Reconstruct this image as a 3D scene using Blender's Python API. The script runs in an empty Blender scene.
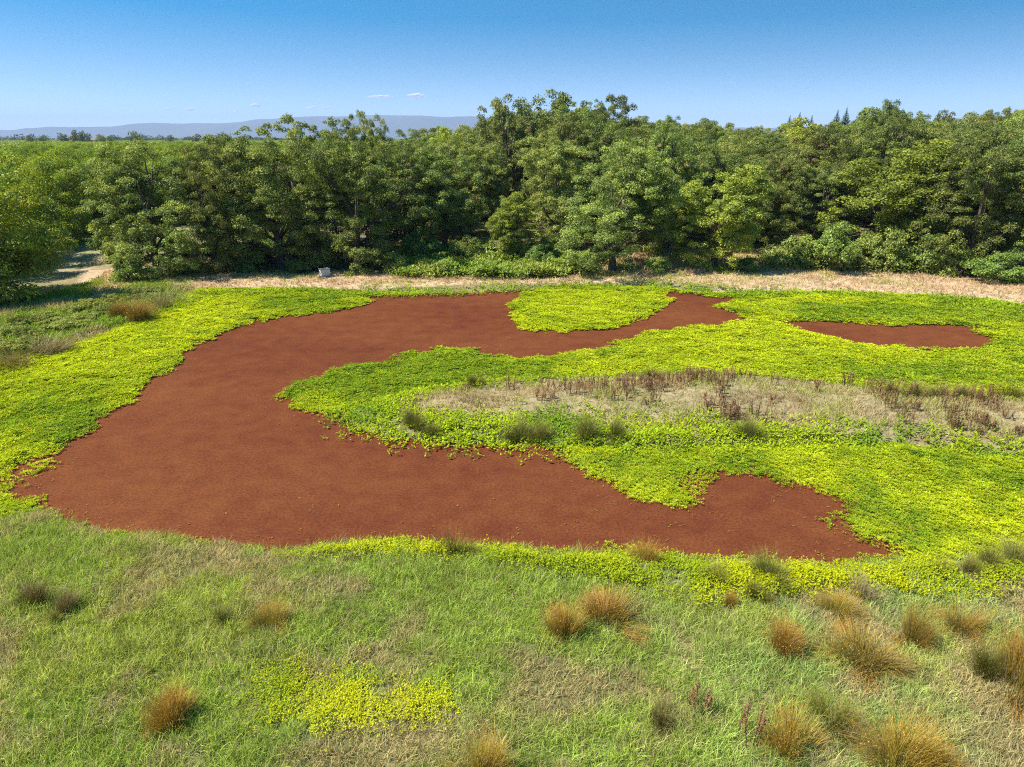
import bpy, math, random
import numpy as np
from mathutils import Vector
R = math.radians
rng = np.random.default_rng(7)
random.seed(7)
sc = bpy.context.scene
col = sc.collection

# ------------------------------------------------------------------ camera
CAM_H, F_PX, PITCH = 11.0, 683.0, R(19.84)
cam_d = bpy.data.cameras.new('camera')
cam_d.sensor_width = 36.0
cam_d.lens = 36.0 * F_PX / 1024.0
cam_d.clip_start, cam_d.clip_end = 0.3, 60000.0
cam = bpy.data.objects.new('camera', cam_d)
cam.location = (0, 0, CAM_H)
cam.rotation_euler = (math.pi / 2 - PITCH, 0, 0)
col.objects.link(cam)
sc.camera = cam

# ------------------------------------------------------------------ sky, sun, exposure
SUN_EL, SUN_AZ = R(55), R(-98)            # azimuth measured from +Y towards +X
world = bpy.data.worlds.new('World')
sc.world = world
world.use_nodes = True
wn = world.node_tree.nodes
sky = wn.new('ShaderNodeTexSky')
sky.sky_type = 'NISHITA'
sky.sun_disc = False
sky.sun_elevation = SUN_EL
sky.sun_rotation = SUN_AZ
sky.altitude = 0
sky.air_density = 0.8
sky.dust_density = 0.7
sky.ozone_density = 3.0
wl = world.node_tree.links
tcw = wn.new('ShaderNodeTexCoord'); sxyz = wn.new('ShaderNodeSeparateXYZ'); cxyz = wn.new('ShaderNodeCombineXYZ')
zm = wn.new('ShaderNodeMath'); zm.operation = 'MULTIPLY'; zm.inputs[1].default_value = 4.2    # the clear blue starts low in the sky
wl.new(tcw.outputs['Generated'], sxyz.inputs[0]); wl.new(sxyz.outputs[2], zm.inputs[0])
wl.new(sxyz.outputs[0], cxyz.inputs[0]); wl.new(sxyz.outputs[1], cxyz.inputs[1]); wl.new(zm.outputs[0], cxyz.inputs[2])
nrm = wn.new('ShaderNodeVectorMath'); nrm.operation = 'NORMALIZE'
wl.new(cxyz.outputs[0], nrm.inputs[0]); wl.new(nrm.outputs[0], sky.inputs[0])
hsw = wn.new('ShaderNodeHueSaturation'); satm = wn.new('ShaderNodeMapRange'); satm.inputs[1].default_value = 0.0; satm.inputs[2].default_value = .15; satm.inputs[3].default_value = .75; satm.inputs[4].default_value = 1.5
wl.new(sxyz.outputs[2], satm.inputs[0]); wl.new(satm.outputs[0], hsw.inputs['Saturation']); hsw.inputs['Hue'].default_value = .477
wl.new(sky.outputs[0], hsw.inputs['Color'])
wl.new(hsw.outputs[0], wn['Background'].inputs[0])
wn['Background'].inputs[1].default_value = 0.104
sun_d = bpy.data.lights.new('sun', 'SUN')
sun_d.energy = 4.6
sun_d.angle = R(0.53)
sun_d.color = (1.0, 0.95, 0.86)
sun = bpy.data.objects.new('sun', sun_d)
sd = Vector((math.sin(SUN_AZ) * math.cos(SUN_EL), math.cos(SUN_AZ) * math.cos(SUN_EL), math.sin(SUN_EL)))
sun.rotation_euler = (-sd).to_track_quat('-Z', 'Y').to_euler()
sun.location = (-30, 20, 60)
col.objects.link(sun)
vs = sc.view_settings
vs.view_transform, vs.look, vs.exposure, vs.gamma, vs.use_curve_mapping = 'Standard', 'None', 1.15, 1.0, False
sc.render.engine = 'CYCLES'
cy = sc.cycles
cy.max_bounces, cy.diffuse_bounces, cy.glossy_bounces, cy.transmission_bounces = 4, 3, 1, 3
cy.transparent_max_bounces, cy.volume_bounces = 6, 0
cy.use_denoising = False
cy.filter_width = 1.1
cy.caustics_reflective = cy.caustics_refractive = False

# ------------------------------------------------------------------ pixel -> place
SP, CP = math.sin(PITCH), math.cos(PITCH)
def ray(px, py):
    cx, cyy = (px - 512.0) / F_PX, (383.5 - py) / F_PX
    return cx, CP + cyy * SP, -SP + cyy * CP
def gp(px, py, z=0.0):
    x, y, dz = ray(px, py)
    t = (z - CAM_H) / dz
    return x * t, y * t
def z_at(px, py, Y):
    x, y, dz = ray(px, py)
    return CAM_H + dz * Y / y
def x_at(px, py, Y):
    x, y, dz = ray(px, py)
    return x * Y / y
def poly(pts, z=0.0):
    return np.array([gp(px, py, z) for px, py in pts])
def to_px(x, y, z):
    dz = z - CAM_H
    fw = y * CP - dz * SP
    up = y * SP + dz * CP
    return 512 + F_PX * x / fw, 383.5 - F_PX * up / fw

# ------------------------------------------------------------------ numpy helpers
def inside(P, poly_):
    x, y = P[:, 0], P[:, 1]
    res = np.zeros(len(P), bool)
    n = len(poly_)
    for i in range(n):
        x0, y0 = poly_[i]; x1, y1 = poly_[(i + 1) % n]
        if y0 == y1: continue
        c = ((y0 > y) != (y1 > y)) & (x < (x1 - x0) * (y - y0) / (y1 - y0) + x0)
        res ^= c
    return res
def sdf(P, poly_):
    """signed distance, negative inside"""
    d = np.full(len(P), 1e9)
    n = len(poly_)
    for i in range(n):
        a = poly_[i]; b = poly_[(i + 1) % n]; e = b - a
        w = P[:, :2] - a
        t = np.clip((w @ e) / max(e @ e, 1e-9), 0, 1)
        q = w - t[:, None] * e
        d = np.minimum(d, (q * q).sum(1))
    d = np.sqrt(d)
    return np.where(inside(P, poly_), -d, d)
def _hash(ix, iy, s):
    h = (ix.astype(np.int64) * 374761393 + iy.astype(np.int64) * 668265263 + s * 1442695041) & 0xFFFFFFFF
    h = ((h ^ (h >> 13)) * 1274126177) & 0xFFFFFFFF
    return ((h ^ (h >> 16)) & 0xFFFF) / 65535.0
def vnoise(P, scale, seed=0):
    u, v = P[:, 0] / scale, P[:, 1] / scale
    iu, iv = np.floor(u), np.floor(v)
    fu, fv = u - iu, v - iv
    fu, fv = fu * fu * (3 - 2 * fu), fv * fv * (3 - 2 * fv)
    a, b = _hash(iu, iv, seed), _hash(iu + 1, iv, seed)
    c, d = _hash(iu, iv + 1, seed), _hash(iu + 1, iv + 1, seed)
    return (a * (1 - fu) + b * fu) * (1 - fv) + (c * (1 - fu) + d * fu) * fv
def fbm(P, scale, seed=0, octv=4):
    s = np.zeros(len(P)); a = 0.5; tot = 0
    for k in range(octv):
        s += a * vnoise(P + 17.3 * k, scale / 2 ** k, seed + k * 31); tot += a; a *= 0.5
    return s / tot
def sstep(a, b, x):
    t = np.clip((x - a) / (b - a), 0, 1)
    return t * t * (3 - 2 * t)
def mix(a, b, t):
    a, b = np.asarray(a, float), np.asarray(b, float)
    return a + (b - a) * np.asarray(t)[..., None]

def make_mesh(name, verts, faces, mat, cols=None, smooth=False):
    """verts (n,3), faces (m,k) -> mesh datablock with a per-vertex colour"""
    me = bpy.data.meshes.new(name)
    verts = np.asarray(verts, np.float32); faces = np.asarray(faces, np.int32)
    k = faces.shape[1]
    me.vertices.add(len(verts)); me.vertices.foreach_set('co', verts.ravel())
    me.loops.add(faces.size); me.loops.foreach_set('vertex_index', faces.ravel())
    me.polygons.add(len(faces))
    me.polygons.foreach_set('loop_start', np.arange(0, faces.size, k, dtype=np.int32))
    if smooth:
        me.polygons.foreach_set('use_smooth', np.ones(len(faces), bool))
    me.update(calc_edges=True)
    if cols is not None:
        c = np.ones((len(verts), 4), np.float32); c[:, :3] = cols
        at = me.attributes.new('tone', 'FLOAT_COLOR', 'POINT')
        at.data.foreach_set('color', c.ravel())
    me.materials.append(mat)
    return me
def link(name, data, parent=None, loc=None, rotz=0, scale=None):
    o = bpy.data.objects.new(name, data)
    col.objects.link(o)
    if parent: o.parent = parent
    if loc is not None: o.location = loc
    o.rotation_euler = (0, 0, rotz)
    if scale is not None: o.scale = scale
    return o
def tag(o, label=None, cat=None, group=None, kind=None):
    if label: o['label'] = label
    if cat: o['category'] = cat
    if group: o['group'] = group
    if kind: o['kind'] = kind
    return o
def copy_tree(o, parent=None):
    c = o.copy(); col.objects.link(c)
    if parent: c.parent = parent
    for ch in o.children: copy_tree(ch, c)
    return c

class Geo:
    """collects quads with colours"""
    def __init__(s): s.v, s.f, s.c, s.n = [], [], [], 0
    def add(s, v, f, c):
        s.v.append(v); s.f.append(f + s.n); s.c.append(c); s.n += len(v)
    def mesh(s, name, mat, smooth=False):
        return make_mesh(name, np.concatenate(s.v), np.concatenate(s.f), mat, np.concatenate(s.c), smooth)

def leaves(geo, p, az, tilt, L, W, c, roll=None):
    """diamond leaves folded a little at the middle: p (n,3), angles, sizes, colours (n,3)"""
    n = len(p)
    d = np.stack([np.cos(az) * np.cos(tilt), np.sin(az) * np.cos(tilt), np.sin(tilt)], 1)
    s = np.stack([-np.sin(az), np.cos(az), np.zeros(n)], 1)
    u = np.cross(d, s)
    if roll is not None:
        s = s * np.cos(roll)[:, None] + u * np.sin(roll)[:, None]
        u = np.cross(d, s)
    L = np.broadcast_to(L, (n,))[:, None]; W = np.broadcast_to(W, (n,))[:, None]
    v = np.stack([p, p + d * L * .5 + s * W * .5 - u * W * .12, p + d * L, p + d * L * .5 - s * W * .5 - u * W * .12], 1).reshape(-1, 3)
    f = np.arange(4 * n).reshape(n, 4)
    geo.add(v, f, np.repeat(c, 4, 0))

def leaves_n(geo, p, nrm, L, W, c, r):
    n = len(p)
    nrm = nrm / (np.linalg.norm(nrm, axis=1)[:, None] + 1e-9)
    q = r.normal(0, 1, (n, 3))
    d = q - (q * nrm).sum(1)[:, None] * nrm
    d /= np.linalg.norm(d, axis=1)[:, None] + 1e-9
    s = np.cross(nrm, d)
    L = L[:, None]; W = W[:, None]
    v = np.stack([p - d * L * .5, p + s * W * .5 - nrm * W * .12, p + d * L * .5, p - s * W * .5 - nrm * W * .12], 1).reshape(-1, 3)
    geo.add(v, np.arange(4 * n).reshape(n, 4), np.repeat(c, 4, 0))

def blades(geo, p, az, lean, L, W, cb, ct, droop=0.5):
    """bent grass blades: two quads each"""
    n = len(p)
    L = np.broadcast_to(L, (n,)); W = np.broadcast_to(W, (n,)); lean = np.broadcast_to(lean, (n,))
    h = np.stack([np.cos(az), np.sin(az), np.zeros(n)], 1)
    ta = np.asarray(rng.uniform(0, np.pi, n))
    s = np.stack([np.cos(ta), np.sin(ta), np.zeros(n)], 1) * (W / 2)[:, None]
    up = np.array([0, 0, 1.0])
    a1, a2 = lean, np.minimum(lean + droop, 1.9)
    m = p + (h * np.sin(a1)[:, None] + up * np.cos(a1)[:, None]) * (L * .55)[:, None]
    t = m + (h * np.sin(a2)[:, None] + up * np.cos(a2)[:, None]) * (L * .45)[:, None]
    v = np.stack([p - s, p + s, m + s * .8, m - s * .8, t + s * .15, t - s * .15], 1).reshape(-1, 3)
    i = np.arange(n)[:, None] * 6
    f = np.concatenate([i + np.array([[0, 1, 2, 3]]), i + np.array([[3, 2, 4, 5]])], 0)
    cm = (cb + ct) / 2
    c = np.stack([cb, cb, cm, cm, ct, ct], 1).reshape(-1, 3)
    geo.add(v, f, c)

def tube(geo, pts, rad, c, seg=6):
    pts = np.asarray(pts, float); n = len(pts)
    ang = np.linspace(0, 2 * np.pi, seg, endpoint=False)
    V = []
    for i in range(n):
        d = pts[min(i + 1, n - 1)] - pts[max(i - 1, 0)]
        d /= np.linalg.norm(d) + 1e-9
        a = np.array([0, 0, 1.0]) if abs(d[2]) < .9 else np.array([1.0, 0, 0])
        s = np.cross(d, a); s /= np.linalg.norm(s); t = np.cross(d, s)
        V.append(pts[i] + rad[i] * (np.cos(ang)[:, None] * s + np.sin(ang)[:, None] * t))
    V = np.concatenate(V)
    f = []
    for i in range(n - 1):
        for k in range(seg):
            f.append((i * seg + k, i * seg + (k + 1) % seg, (i + 1) * seg + (k + 1) % seg, (i + 1) * seg + k))
    geo.add(V, np.array(f), np.tile(np.asarray(c, float), (len(V), 1)))

# ------------------------------------------------------------------ materials
def new_mat(name):
    m = bpy.data.materials.new(name); m.use_nodes = True
    nt = m.node_tree
    for n in list(nt.nodes): nt.nodes.remove(n)
    out = nt.nodes.new('ShaderNodeOutputMaterial')
    return m, nt, out
def leaf_mat(name, trans=0.3, gloss=0.04, vary=0.25, sat=1.0):
    """colour comes from the mesh's per-leaf tone, varied a little per tree"""
    m, nt, out = new_mat(name)
    N, Lk = nt.nodes, nt.links
    at = N.new('ShaderNodeAttribute'); at.attribute_name = 'tone'
    oi = N.new('ShaderNodeObjectInfo')
    hs = N.new('ShaderNodeHueSaturation')
    mr = N.new('ShaderNodeMapRange'); mr.inputs[3].default_value = 1 - vary; mr.inputs[4].default_value = 1 + vary
    Lk.new(oi.outputs['Random'], mr.inputs[0]); Lk.new(mr.outputs[0], hs.inputs['Value'])
    m2 = N.new('ShaderNodeMath'); m2.operation = 'MULTIPLY'; m2.inputs[1].default_value = 7.31
    m3 = N.new('ShaderNodeMath'); m3.operation = 'FRACT'
    m4 = N.new('ShaderNodeMapRange'); m4.inputs[3].default_value = .5 - vary * .06; m4.inputs[4].default_value = .5 + vary * .06
    Lk.new(oi.outputs['Random'], m2.inputs[0]); Lk.new(m2.outputs[0], m3.inputs[0]); Lk.new(m3.outputs[0], m4.inputs[0])
    Lk.new(m4.outputs[0], hs.inputs['Hue'])
    hs.inputs['Saturation'].default_value = sat
    Lk.new(at.outputs['Color'], hs.inputs['Color'])
    d = N.new('ShaderNodeBsdfDiffuse'); t = N.new('ShaderNodeBsdfTranslucent')
    ty = N.new('ShaderNodeMix'); ty.data_type = 'RGBA'; ty.blend_type = 'MULTIPLY'; ty.inputs[0].default_value = 1
    ty.inputs[7].default_value = (1.25, 1.15, .5, 1)
    Lk.new(hs.outputs[0], ty.inputs[6])
    Lk.new(hs.outputs[0], d.inputs[0]); Lk.new(ty.outputs[2], t.inputs[0])
    ms = N.new('ShaderNodeMixShader'); ms.inputs[0].default_value = trans
    Lk.new(d.outputs[0], ms.inputs[1]); Lk.new(t.outputs[0], ms.inputs[2])
    g = N.new('ShaderNodeBsdfGlossy'); g.inputs['Roughness'].default_value = .45
    g.inputs[0].default_value = (.9, .95, 1, 1)
    ms2 = N.new('ShaderNodeMixShader'); ms2.inputs[0].default_value = gloss
    Lk.new(ms.outputs[0], ms2.inputs[1]); Lk.new(g.outputs[0], ms2.inputs[2])
    Lk.new(ms2.outputs[0], out.inputs[0])
    return m
def tone_mat(name, rough=0.95, n_scale=8.0, n_amt=0.35, bump=0.4, bdist=0.03):
    """solid surface: per-vertex tone times object-space noise, with bump"""
    m, nt, out = new_mat(name)
    N, Lk = nt.nodes, nt.links
    at = N.new('ShaderNodeAttribute'); at.attribute_name = 'tone'
    tc = N.new('ShaderNodeTexCoord')
    nz = N.new('ShaderNodeTexNoise'); nz.inputs['Scale'].default_value = n_scale; nz.inputs['Detail'].default_value = 6
    Lk.new(tc.outputs['Object'], nz.inputs['Vector'])
    mr = N.new('ShaderNodeMapRange'); mr.inputs[1].default_value = .3; mr.inputs[2].default_value = .7
    mr.inputs[3].default_value = 1 - n_amt; mr.inputs[4].default_value = 1 + n_amt
    Lk.new(nz.outputs[0], mr.inputs[0])
    vm = N.new('ShaderNodeVectorMath'); vm.operation = 'SCALE'
    Lk.new(at.outputs['Color'], vm.inputs[0]); Lk.new(mr.outputs[0], vm.inputs['Scale'])
    b = N.new('ShaderNodeBump'); b.inputs['Strength'].default_value = bump; b.inputs['Distance'].default_value = bdist
    Lk.new(nz.outputs[0], b.inputs['Height'])
    p = N.new('ShaderNodeBsdfPrincipled'); p.inputs['Roughness'].default_value = rough
    p.inputs['Specular IOR Level'].default_value = .15
    Lk.new(vm.outputs[0], p.inputs['Base Color']); Lk.new(b.outputs[0], p.inputs['Normal'])
    Lk.new(p.outputs[0], out.inputs[0])
    return m
def plain_mat(name, c, rough=.7, n_scale=12, n_amt=.2):
    m, nt, out = new_mat(name)
    N, Lk = nt.nodes, nt.links
    nz = N.new('ShaderNodeTexNoise'); nz.inputs['Scale'].default_value = n_scale; nz.inputs['Detail'].default_value = 5
    tc = N.new('ShaderNodeTexCoord'); Lk.new(tc.outputs['Object'], nz.inputs['Vector'])
    cr = N.new('ShaderNodeMix'); cr.data_type = 'RGBA'
    cr.inputs[6].default_value = tuple(x * (1 - n_amt) for x in c) + (1,); cr.inputs[7].default_value = tuple(x * (1 + n_amt) for x in c) + (1,)
    Lk.new(nz.outputs[0], cr.inputs[0])
    p = N.new('ShaderNodeBsdfPrincipled'); p.inputs['Roughness'].default_value = rough
    Lk.new(cr.outputs[2], p.inputs['Base Color']); Lk.new(p.outputs[0], out.inputs[0])
    return m
M_oak = leaf_mat('oak_leaves', .28, .010, .3)
M_walnut = leaf_mat('walnut_leaves', .30, .01, .2)
M_shrub = leaf_mat('shrub_leaves', .30, .01, .22)
M_weed = leaf_mat('water_weed_leaves', .35, .0, 0)
M_grass = leaf_mat('grass_blades', .30, .0, 0)
M_rush = leaf_mat('rush_stems', .15, .02, .2)
M_bark = tone_mat('bark', .95, 6, .4, .8, .05)
M_ground = tone_mat('earth', 1.0, 3.0, .3, .6, .06)
M_mat = tone_mat('weed_mat', 1.0, 5.0, .35, .5, .05)

# ------------------------------------------------------------------ outlines on the ground
B = poly([(-140, 470), (-60, 520), (0, 526), (45, 512), (85, 531), (120, 539), (160, 537), (200, 543), (250, 548), (290, 554), (330, 547), (400, 543), (460, 550),
          (530, 552), (600, 556), (660, 559), (720, 564), (790, 567), (850, 569), (900, 566), (1024, 556), (1100, 550), (1220, 520), (1240, 470),
          (1024, 462), (930, 450), (850, 446), (750, 450), (650, 452), (560, 451), (545, 446), (500, 445), (440, 442), (400, 439), (365, 431), (350, 421), (346, 412), (380, 400), (420, 391),
          (480, 383), (560, 378), (640, 373), (700, 373), (760, 376), (830, 382), (880, 390), (940, 398), (1024, 400), (1240, 400), (1240, 320), (1100, 312),
          (1024, 307), (980, 300), (850, 293), (750, 293), (700, 294), (640, 287), (560, 287), (500, 292), (400, 294), (370, 293), (300, 289), (200, 290),
          (165, 305), (130, 325), (60, 352), (0, 367), (-60, 378), (-140, 400)])
RED = poly([(18, 468), (20, 490), (45, 507), (65, 512), (85, 530), (120, 540), (150, 540), (200, 546), (250, 552), (290, 557), (330, 550), (400, 547), (460, 556),
            (530, 556), (600, 558), (660, 560), (720, 561), (790, 561), (850, 564), (885, 561), (870, 552), (850, 545), (838, 525), (835, 505), (815, 495), (790, 487),
            (760, 478), (735, 476), (710, 482), (690, 492), (700, 505), (690, 515), (670, 512), (640, 503), (620, 495), (590, 485), (573, 470), (560, 455),
            (545, 443), (440, 436), (380, 433), (358, 428), (343, 418), (340, 413), (310, 417), (288, 413), (277, 403), (282, 393), (300, 382), (340, 370), (390, 360),
            (430, 352), (470, 348), (485, 356), (520, 358), (560, 355), (600, 347), (640, 335), (680, 328), (715, 325), (750, 320), (735, 315), (712, 309),
            (725, 304), (735, 299), (700, 296), (680, 292), (560, 286), (505, 290), (450, 292), (400, 295), (370, 299), (365, 305), (335, 313), (300, 317), (260, 322), (225, 332),
            (195, 345), (180, 360), (155, 380), (140, 392), (130, 405), (110, 415), (85, 435), (60, 450), (30, 462)])
RED2 = poly([(770, 322), (800, 321), (830, 323), (890, 326), (960, 326), (985, 335), (988, 350), (940, 352), (880, 348), (850, 343), (815, 333), (790, 327)])
PATCH = poly([(510, 305), (520, 293), (560, 284), (620, 283), (665, 291), (673, 299), (660, 312), (640, 322), (600, 331), (560, 333), (525, 330), (510, 322)])
FRAG = poly([(20, 465), (35, 462), (58, 464), (55, 470), (35, 474)])
DRY = poly([(405, 402), (425, 394), (470, 389), (560, 385), (640, 380), (700, 376), (760, 378), (850, 386), (900, 394), (960, 398), (1024, 400), (1240, 404), (1240, 450),
            (1024, 442), (960, 438), (880, 431), (800, 429), (700, 425), (640, 424), (560, 418), (470, 418), (412, 414)], .3)
PATH = poly([(78, 302), (100, 282), (112, 262), (135, 262), (190, 273), (330, 271), (400, 275), (500, 277), (640, 276), (740, 271), (860, 268), (960, 274), (1024, 281), (1240, 300),
             (1240, 325), (1024, 306), (940, 296), (850, 291), (740, 289), (650, 282), (560, 283), (450, 285), (350, 288), (270, 290), (200, 289), (140, 285), (110, 296), (85, 306)], .3)
SLOPE = poly([(560, 262), (600, 248), (840, 246), (850, 268), (740, 272), (640, 276), (580, 276)], .3)
AISLE = poly([(20, 318), (75, 302), (120, 288), (140, 280), (136, 262), (118, 254), (95, 256), (70, 275), (30, 300)], .3)
BRAMBLE = poly([(-120, 345), (0, 318), (60, 306), (120, 297), (165, 291), (175, 297), (130, 312), (70, 330), (0, 352), (-120, 385)], .3)
NEARSHORE = poly([(290, 556), (400, 544), (460, 550), (560, 553), (680, 560), (850, 568), (900, 565), (1024, 554), (1200, 535), (1200, 560), (1024, 586), (960, 597), (850, 590), (760, 596),
                  (700, 602), (620, 585), (560, 571), (480, 560), (400, 556)], .2)
YELLOWPATCH = poly([(262, 682), (290, 674), (330, 684), (380, 680), (420, 690), (440, 702), (420, 715), (370, 712), (320, 716), (280, 708)], .3)
FARSHORE = poly([(120, 318), (165, 297), (200, 291), (300, 289), (360, 290), (450, 290), (560, 284), (650, 284), (740, 290), (850, 292), (960, 297), (1024, 305), (1240, 325),
                 (1240, 330), (1024, 312), (850, 296), (740, 297), (660, 291), (560, 288), (450, 295), (370, 296), (300, 293), (210, 296), (130, 326)], .15)

def ground_z(P):
    d = sdf(P, B)
    near = (np.abs(P[:, 0]) < 90) & (P[:, 1] < 110) & (P[:, 1] > -20)
    land = .28 * sstep(-.1, 1.0, d) - .55 * sstep(.0, -.8, d)
    bump = (fbm(P, 3.0, 5, 4) - .5) * .28 * sstep(0, 1.5, d) * near
    isl = .25 * sstep(0.2, -2.0, sdf(P, DRY))
    far = .6 * sstep(58, 75, P[:, 1])
    return land + bump + isl + far

# ------------------------------------------------------------------ ground sheet out to the horizon
def axis(lo, hi, step, far_lo, far_hi):
    a = list(np.arange(lo, hi + 1e-6, step))
    s = step
    while a[-1] < far_hi: s *= 1.35; a.append(a[-1] + s)
    s = step; pre = []
    x = lo
    while x > far_lo: s *= 1.35; x -= s; pre.append(x)
    return np.array(pre[::-1] + a)
gx = axis(-48, 48, .33, -10500, 10500); gy = axis(4, 76, .33, -10500, 10500)
XX, YY = np.meshgrid(gx, gy)
GP = np.stack([XX.ravel(), YY.ravel()], 1)
GZ = ground_z(GP)
n_fine = fbm(GP, 1.2, 9, 4); n_big = fbm(GP, 6.0, 21, 4)
gc = mix((.10, .115, .035), (.20, .155, .075), sstep(.4, .65, n_fine * .5 + n_big * .5))
wet = sstep(.25, -.3, sdf(GP, B) + (n_fine - .5))
gc = mix(gc, np.broadcast_to((.045, .032, .02), gc.shape), wet)
dryc = mix((.33, .26, .145), (.15, .13, .06), n_fine)
w = sstep(.4, -.6, sdf(GP, DRY) + (n_fine - .5) * 2.2)
gc = mix(gc, dryc, w)
pathc = mix((.46, .33, .21), (.30, .21, .125), n_fine)
w = sstep(.4, -.5, np.minimum(np.minimum(sdf(GP, PATH), sdf(GP, AISLE) + .5 + 2.5 * vnoise(GP, 1.6, 19)), sdf(GP, SLOPE)) + (n_fine - .5) * 1.6)
gc = mix(gc, pathc, w)
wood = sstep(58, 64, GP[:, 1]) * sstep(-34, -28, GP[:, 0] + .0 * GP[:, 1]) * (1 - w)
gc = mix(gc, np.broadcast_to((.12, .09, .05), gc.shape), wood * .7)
orch = sstep(-32, -40, GP[:, 0]) * (1 - w) * sstep(300, 200, np.hypot(GP[:, 0], GP[:, 1]))
gc = mix(gc, mix((.13, .16, .05), (.30, .23, .13), n_big), orch)
fard = sstep(250, 700, np.hypot(GP[:, 0], GP[:, 1]))
gc = mix(gc, np.broadcast_to((.07, .095, .03), gc.shape), fard)
ny, nx = XX.shape
idx = np.arange(nx * ny).reshape(ny, nx)
gf = np.stack([idx[:-1, :-1], idx[:-1, 1:], idx[1:, 1:], idx[1:, :-1]], -1).reshape(-1, 4)
g = link('ground', make_mesh('ground', np.column_stack([GP, GZ]), gf, M_ground, gc, True))
tag(g, kind='structure')

# ------------------------------------------------------------------ pond water and the red fern that floats on it
bx0, by0 = B.min(0); bx1, by1 = B.max(0)
def cell_sheet(step, maskfn, zfn, grow=0):
    xs = np.arange(bx0 - 1, bx1 + 1, step); ys = np.arange(by0 - 1, by1 + 1, step)
    X, Y = np.meshgrid(xs, ys); P = np.stack([X.ravel(), Y.ravel()], 1)
    idx = np.arange(len(P)).reshape(X.shape)
    q = np.stack([idx[:-1, :-1], idx[:-1, 1:], idx[1:, 1:], idx[1:, :-1]], -1).reshape(-1, 4)
    C = P[q].mean(1)
    q = q[maskfn(C)]
    u, inv = np.unique(q, return_inverse=True)
    P = P[u]
    return P, np.column_stack([P, zfn(P)]), inv.reshape(-1, 4)
m, nt, out = new_mat('dark_water')
p = nt.nodes.new('ShaderNodeBsdfPrincipled'); p.inputs['Base Color'].default_value = (.03, .025, .012, 1); p.inputs['Roughness'].default_value = .12
nt.links.new(p.outputs[0], out.inputs[0])
P, V, q = cell_sheet(.6, lambda c: sdf(c, B) < .5, lambda P: np.full(len(P), -.06))
tag(link('pond_water', make_mesh('pond_water', V, q, m)), kind='structure')

m, nt, out = new_mat('red_water_fern')
N, Lk = nt.nodes, nt.links
tc = N.new('ShaderNodeTexCoord')
n1 = N.new('ShaderNodeTexNoise'); n1.inputs['Scale'].default_value = .16; n1.inputs['Detail'].default_value = 5
n2 = N.new('ShaderNodeTexNoise'); n2.inputs['Scale'].default_value = 12; n2.inputs['Detail'].default_value = 5; n2.inputs['Roughness'].default_value = .75
mp = N.new('ShaderNodeMapping'); mp.inputs['Scale'].default_value = (.6, .8, 1)
Lk.new(tc.outputs['Object'], mp.inputs[0])
Lk.new(mp.outputs[0], n1.inputs['Vector']); Lk.new(tc.outputs['Object'], n2.inputs['Vector'])
c1 = N.new('ShaderNodeValToRGB')
c1.color_ramp.elements[0].position = .36; c1.color_ramp.elements[0].color = (.090, .0235, .0115, 1)
c1.color_ramp.elements[1].position = .66; c1.color_ramp.elements[1].color = (.146, .049, .0175, 1)
n3 = N.new('ShaderNodeTexNoise'); n3.inputs['Scale'].default_value = 1.1; n3.inputs['Detail'].default_value = 6; n3.inputs['Roughness'].default_value = .65
Lk.new(tc.outputs['Object'], n3.inputs['Vector'])
av = N.new('ShaderNodeMath'); av.operation = 'ADD'; hv = N.new('ShaderNodeMath'); hv.operation = 'MULTIPLY'; hv.inputs[1].default_value = .5
Lk.new(n1.outputs[0], av.inputs[0]); Lk.new(n3.outputs[0], av.inputs[1]); Lk.new(av.outputs[0], hv.inputs[0]); Lk.new(hv.outputs[0], c1.inputs[0])
c2 = N.new('ShaderNodeValToRGB')
c2.color_ramp.elements[0].position = .3; c2.color_ramp.elements[0].color = (.55, .5, .5, 1)
c2.color_ramp.elements[1].position = .72; c2.color_ramp.elements[1].color = (1.42, 1.5, 1.45, 1)
Lk.new(n2.outputs[0], c2.inputs[0])
mu = N.new('ShaderNodeMix'); mu.data_type = 'RGBA'; mu.blend_type = 'MULTIPLY'; mu.inputs[0].default_value = 1
Lk.new(c1.outputs[0], mu.inputs[6]); Lk.new(c2.outputs[0], mu.inputs[7])
bp = N.new('ShaderNodeBump'); bp.inputs['Strength'].default_value = .12; bp.inputs['Distance'].default_value = .01
Lk.new(n2.outputs[0], bp.inputs['Height'])
p = N.new('ShaderNodeBsdfPrincipled'); p.inputs['Roughness'].default_value = .95; p.inputs['Specular IOR Level'].default_value = .04
Lk.new(mu.outputs[2], p.inputs['Base Color']); Lk.new(bp.outputs[0], p.inputs['Normal']); Lk.new(p.outputs[0], out.inputs[0])
M_azolla = m
P, V, q = cell_sheet(.25, lambda c: sdf(c, B) < .25, lambda P: .012 * fbm(P, .8, 3, 3))
tag(link('red_water_fern', make_mesh('red_water_fern', V, q, M_azolla)), 'flat sheet of brick red floating water fern covering the open pond', 'water fern', kind='stuff')

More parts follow.
